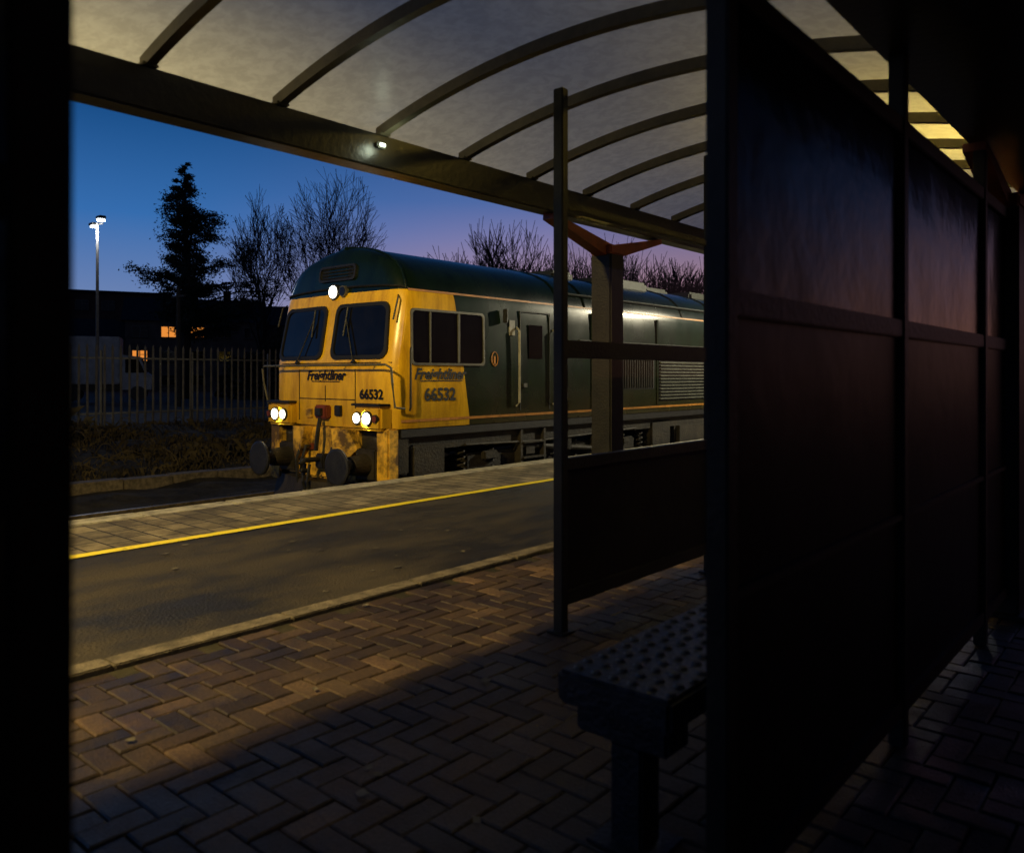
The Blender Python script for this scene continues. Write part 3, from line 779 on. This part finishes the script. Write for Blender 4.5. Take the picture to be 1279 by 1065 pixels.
# ------------------------------------------------------------ trees
def bare_tree(b,base,zc,rx,rz,seed,levels=6,minr=.012,trunk=.28,m='bark',stem=3.0,l0=2.6,spread=1.0,nch=3):
    """branching limited to an ellipsoidal crown (centre height zc, radii rx, rz)"""
    rnd=random.Random(seed); base=Vector(base); cen=Vector((base.x,base.y,zc))
    lob=[rnd.uniform(.84,1.12) for _ in range(9)]
    def inside(p):
        v=p-cen; a=int((math.atan2(v.y,v.x)+math.pi)/6.2832*8.99)
        k=lob[a]
        if v.z<0: return (v.x**2+v.y**2)/(rx*k)**2+(v.z/(rz*1.15))**2<1
        return (v.x**2+v.y**2)/(rx*k)**2+(v.z/(rz*(.88+.12*k)))**2<1
    def perp(d):
        a=Vector((rnd.gauss(0,1),rnd.gauss(0,1),rnd.gauss(0,1))); a-=d*a.dot(d)
        return a.normalized() if a.length>1e-5 else Vector((1,0,0))
    def grow(p,d,ln,r,lv,free=False):
        seg=3 if lv>2 else 2
        pts=[p];q=p
        for i in range(seg):
            d=(d+perp(d)*rnd.uniform(.03,.13)+Vector((0,0,.08 if lv>1 else .03))).normalized()
            q2=q+d*ln/seg
            if not free and not inside(q2) and q2.z>zc-rz*.9:
                if i==0: return
                break
            q=q2; pts.append(q)
        n=len(pts)-1
        r1=max(r*.6,minr)
        b.tube(pts,[r+(r1-r)*i/n for i in range(n+1)],m,5 if lv>=levels-1 else 3,False)
        if lv==0: return
        for i in range(nch if lv>1 else nch+1):
            f=1 if i==0 else rnd.uniform(.3,1)
            pp=pts[min(n,max(1,int(round(f*n))))]
            ang=rnd.uniform(.06,.22) if i==0 else rnd.uniform(.3,.72)*spread
            nd=(d*math.cos(ang)+perp(d)*math.sin(ang)).normalized()
            grow(pp,nd,ln*rnd.uniform(.70,.90),max(r1*rnd.uniform(.6,.9),minr),lv-1)
    tp=base+Vector((rnd.uniform(-.2,.2),rnd.uniform(-.2,.2),stem))
    b.tube([base,(base+tp)/2,tp],[trunk*1.3,trunk,trunk*.85],m,7,False)
    nb=6
    for i in range(nb):
        a=i*6.2832/nb+rnd.uniform(-.3,.3); tl=rnd.uniform(.05,.42)*spread
        grow(tp-Vector((0,0,rnd.uniform(0,.6))),Vector((math.cos(a)*math.sin(tl),math.sin(a)*math.sin(tl),math.cos(tl))),l0*rnd.uniform(.9,1.25),trunk*.6,levels,True)
b=MB(); bare_tree(b,(-49.6,37.0,-.3),10.6,4.3,6.6,11,5,.014,.32,'bark',3.2,3.4,1.0); b.obj('bare_tree')
b=MB(); bare_tree(b,(-53.6,33.4,-.3),10.0,2.7,6.0,37,5,.015,.24,'bark',3.2,3.1,.9); b.obj('bare_tree')
b=MB()
for i in range(26):
    t=i/25
    x=-67+t*34+U(-.8,.8); y=69+t*46+U(-2.5,2.5)
    hgt=(20.6-2.4*t)*U(.88,1.05)
    bare_tree(b,(x,y,-.3),hgt*.62,hgt*.24,hgt*.40,100+i,3,.034,.22,'bark',hgt*.2,hgt*.22,1.0,4)
b.obj('distant_treeline')

def conifer(x,y,zb):
    r=root('pine_tree',(x,y,0)); b=MB()
    b.tube([(0,0,zb),(.1,0,4),(0,.1,8),(.05,0,11),(0,0,14.2)],[.38,.32,.22,.12,.02],'bark',8)
    pr=[(14.4,.05),(13.8,.45),(13.0,.9),(12.2,1.15),(11.5,1.7),(10.6,2.3),(9.9,2.1),(9.1,1.4),(8.3,2.0),(7.4,3.4),(6.3,4.0),(5.2,3.8),(3.8,3.4)]
    def rad(z):
        for (a,ra_),(c,rc) in zip(pr,pr[1:]):
            if c<=z<=a: return ra_+(rc-ra_)*(a-z)/(a-c)
        return .2
    rn=random.Random(5); lf=MB(); k=lf.mi('pine')
    for i in range(104):
        z=3.7+10.55*(i/104)+rn.uniform(-.25,.25); a=i*2.4+rn.uniform(-.7,.7)
        ln=rad(z)*rn.choice((.5,.7,.9,1.05,1.25))
        bias=max(0,min(1,(8.8-z)/2.5))
        tip=Vector((math.cos(a)*ln+.9*bias,math.sin(a)*ln+.75*bias,z+.12*ln)); st_=Vector((0,0,z-.15*ln))
        mid=(st_+tip)/2+Vector((0,0,.10*ln)); b.tube([st_,mid,tip],[.07,.05,.015],'bark',4,False)
        ncl=max(1,int(ln*2.4))
        for c_ in range(ncl):
            t=.2+.8*(c_+.5)/ncl+rn.uniform(-.06,.06); cc=st_.lerp(tip,t)+Vector((rn.gauss(0,.20),rn.gauss(0,.20),.08+rn.gauss(0,.10)))*(1 if z<12 else .5)
            cr=rn.uniform(.30,.62)*(1 if z<11.5 else max(.35,1-(z-11.5)*.25))
            for j in range(85):
                p=cc+Vector((rn.gauss(0,cr*.55),rn.gauss(0,cr*.55),rn.gauss(0,cr*.34)))
                d=Vector((rn.gauss(0,1),rn.gauss(0,1),rn.gauss(.35,.6))).normalized()*rn.uniform(.09,.22); e=d.cross(Vector((rn.gauss(0,1),rn.gauss(0,1),rn.gauss(0,1)))).normalized()*.05
                bb=len(lf.v); lf.v+=[tuple(p-e),tuple(p+e),tuple(p+d)]; lf.f.append((bb,bb+1,bb+2)); lf.m.append(k)
    b.obj('trunk_and_limbs',r); lf.obj('needles',r)
conifer(-48.1,24.6,-.3)

def shrub(b,x,y,zb,wx,wy_,h,n,rn):
    for i in range(n):
        u=rn.uniform(-1,1);v=rn.uniform(-1,1); hh=h*(.55+.45*math.sin(u*3+x)*math.cos(v*2))*max(.1,(1-u*u*.5-v*v*.4))
        p=Vector((x+u*wx,y+v*wy_,zb+hh*rn.random()**.55))
        d=Vector((rn.gauss(0,1),rn.gauss(0,1),rn.gauss(0,1))).normalized()*rn.uniform(.15,.34); e=d.cross(Vector((rn.gauss(0,1),rn.gauss(0,1),rn.gauss(0,1)))).normalized()*.11
        b.quad([p-e,p+e,p+d],'bush')
rn=random.Random(3); b=MB()
for x,y,wx,wy_,h,n in ((-45,28.5,2,2.5,6.4,6000),(-46,32,3,3,6.6,6000),(-43,35,3,4,5.5,5000),(-40,40,4,4,5,5000),(-60,55,6,8,6,5000),(-55,66,6,8,6,5000),(-33,25,1.5,3,2.4,3000)):
    shrub(b,x,y,-.3,wx,wy_,h,n,rn)
b.obj('hedge')

# ------------------------------------------------------------ buildings
def block(name,cx,cy,deg,wd,dp,h,floors,bays,wall,lit,flat=True,zb=-.4):
    r=root(name,(cx,cy,zb)); r.rotation_euler=(0,0,math.radians(deg))
    b=MB(); b.box(-wd/2,wd/2,0,dp,0,h,wall); b.obj('walls',r)
    b=MB()
    if flat: b.box(-wd/2-.2,wd/2+.2,-.2,dp+.2,h+.002,h+.35,'roofm')
    else:
        k=b.mi('roofm'); q=len(b.v); o=.35; b.v+=[(-wd/2-o,-o,h),(wd/2+o,-o,h),(wd/2+o,dp+o,h),(-wd/2-o,dp+o,h),(-wd/2-o,dp/2,h+dp*.34),(wd/2+o,dp/2,h+dp*.34)]
        for f in ((0,1,5,4),(2,3,4,5),(1,2,5),(3,0,4),(0,3,2,1)): b.f.append(tuple(q+t for t in f)); b.m.append(k)
        b.box(wd*.2,wd*.2+.7,dp/2-.3,dp/2+.3,h+1,h+dp*.34+.9,'brickw')
    b.obj('roof',r)
    b=MB(); fh=h/floors; bw=wd/bays
    for f in range(floors):
        for i in range(bays):
            x=-wd/2+bw*(i+.5); z=f*fh+fh*.34; ww=min(.6,bw*.26); m='litwin' if (f,i) in lit else 'darkglass'; wh=min(.95,fh*.42)
            b.box(x-ww-.06,x+ww+.06,-.05,.0,z-.06,z+wh+.06,'sill'); b.box(x-ww,x-.04,-.065,-.051,z,z+wh,m); b.box(x+.04,x+ww,-.065,-.051,z,z+wh*.6,m); b.box(x+.04,x+ww,-.065,-.051,z+wh*.66,z+wh,m)
            b.box(x-ww-.12,x+ww+.12,-.14,-.05,z-.14,z-.07,'roofm')
    b.obj('windows',r)
block('apartment_block',-90,36,67,15,9,10.4,4,6,'brickw',{(2,4),(1,2)})
block('terraced_house',-70.5,37.2,62,12,7,6.6,3,5,'wall',{(2,1),(2,2),(1,0)},False)
block('terraced_house',-78,31,63,9,6,5.0,2,4,'brickw',{(1,1)},False)
block('terraced_house',-74,52,58,14,7,7.0,3,6,'brickw',{(1,2)},False)

vn=root('parked_van',(-44.5,18.2,-.1)); vn.rotation_euler=(0,0,math.radians(62))
b=MB(); b.box(-2.3,.9,-1.0,1.0,.9,3.4,'van',.06); b.box(-2.3,2.3,-.8,.8,.55,.89,'frame'); b.obj('cargo_box',vn)
b=MB(); k=b.mi('van'); q=len(b.v)
pp=[(1.0,.6),(2.4,.6),(2.45,1.3),(2.2,1.5),(1.85,2.35),(1.0,2.45)]
for s_ in (-.95,.95): b.v+=[(x,s_,z) for x,z in pp]
b.f.append(tuple(q+t for t in range(6))); b.f.append(tuple(q+6+t for t in range(6))[::-1]); b.m+=[k,k]
for j in range(6): b.f.append((q+j,q+(j+1)%6,q+6+(j+1)%6,q+6+j)); b.m.append(k)
b.quad([(2.21,-.85,1.55),(2.21,.85,1.55),(1.90,.85,2.28),(1.90,-.85,2.28)],'darkglass'); b.quad([(1.15,-.955,1.5),(2.1,-.955,1.5),(1.8,-.955,2.2),(1.15,-.955,2.25)],'darkglass')
b.obj('cab',vn)
b=MB()
for x in (-1.4,1.75):
    for s_ in (-.86,.86): b.tube([(x,s_-.1,.40),(x,s_+.1,.40)],.40,'rubber',18)
b.obj('wheels',vn)

b=MB(); b.tube([(0,0,-.3),(0,0,5.4)],[.13,.09],'bark',8); b.box(-.6,.6,-.05,.05,4.9,5.0,'bark'); b.obj('telegraph_pole',None,(-36.2,18.2,0))

sl=bpy.data.lights.new('sun','SUN'); sl.energy=.02; sl.angle=math.radians(12); sl.color=(1,.7,.55)
so=bpy.data.objects.new('sun',sl); COL.objects.link(so); so.rotation_euler=(math.radians(80),0,math.radians(20))

# ------------------------------------------------------------ camera
cd=bpy.data.cameras.new('camera'); co=bpy.data.objects.new('camera',cd); COL.objects.link(co)
co.location=(0,0,1.29); co.rotation_euler=(math.pi/2,0,math.atan(.86))
cd.sensor_width=36; cd.lens=28.15; cd.shift_y=-.0504; cd.clip_start=.05; cd.clip_end=2000
cd.dof.use_dof=True; cd.dof.focus_distance=10.5; cd.dof.aperture_fstop=2.6
scene.camera=co
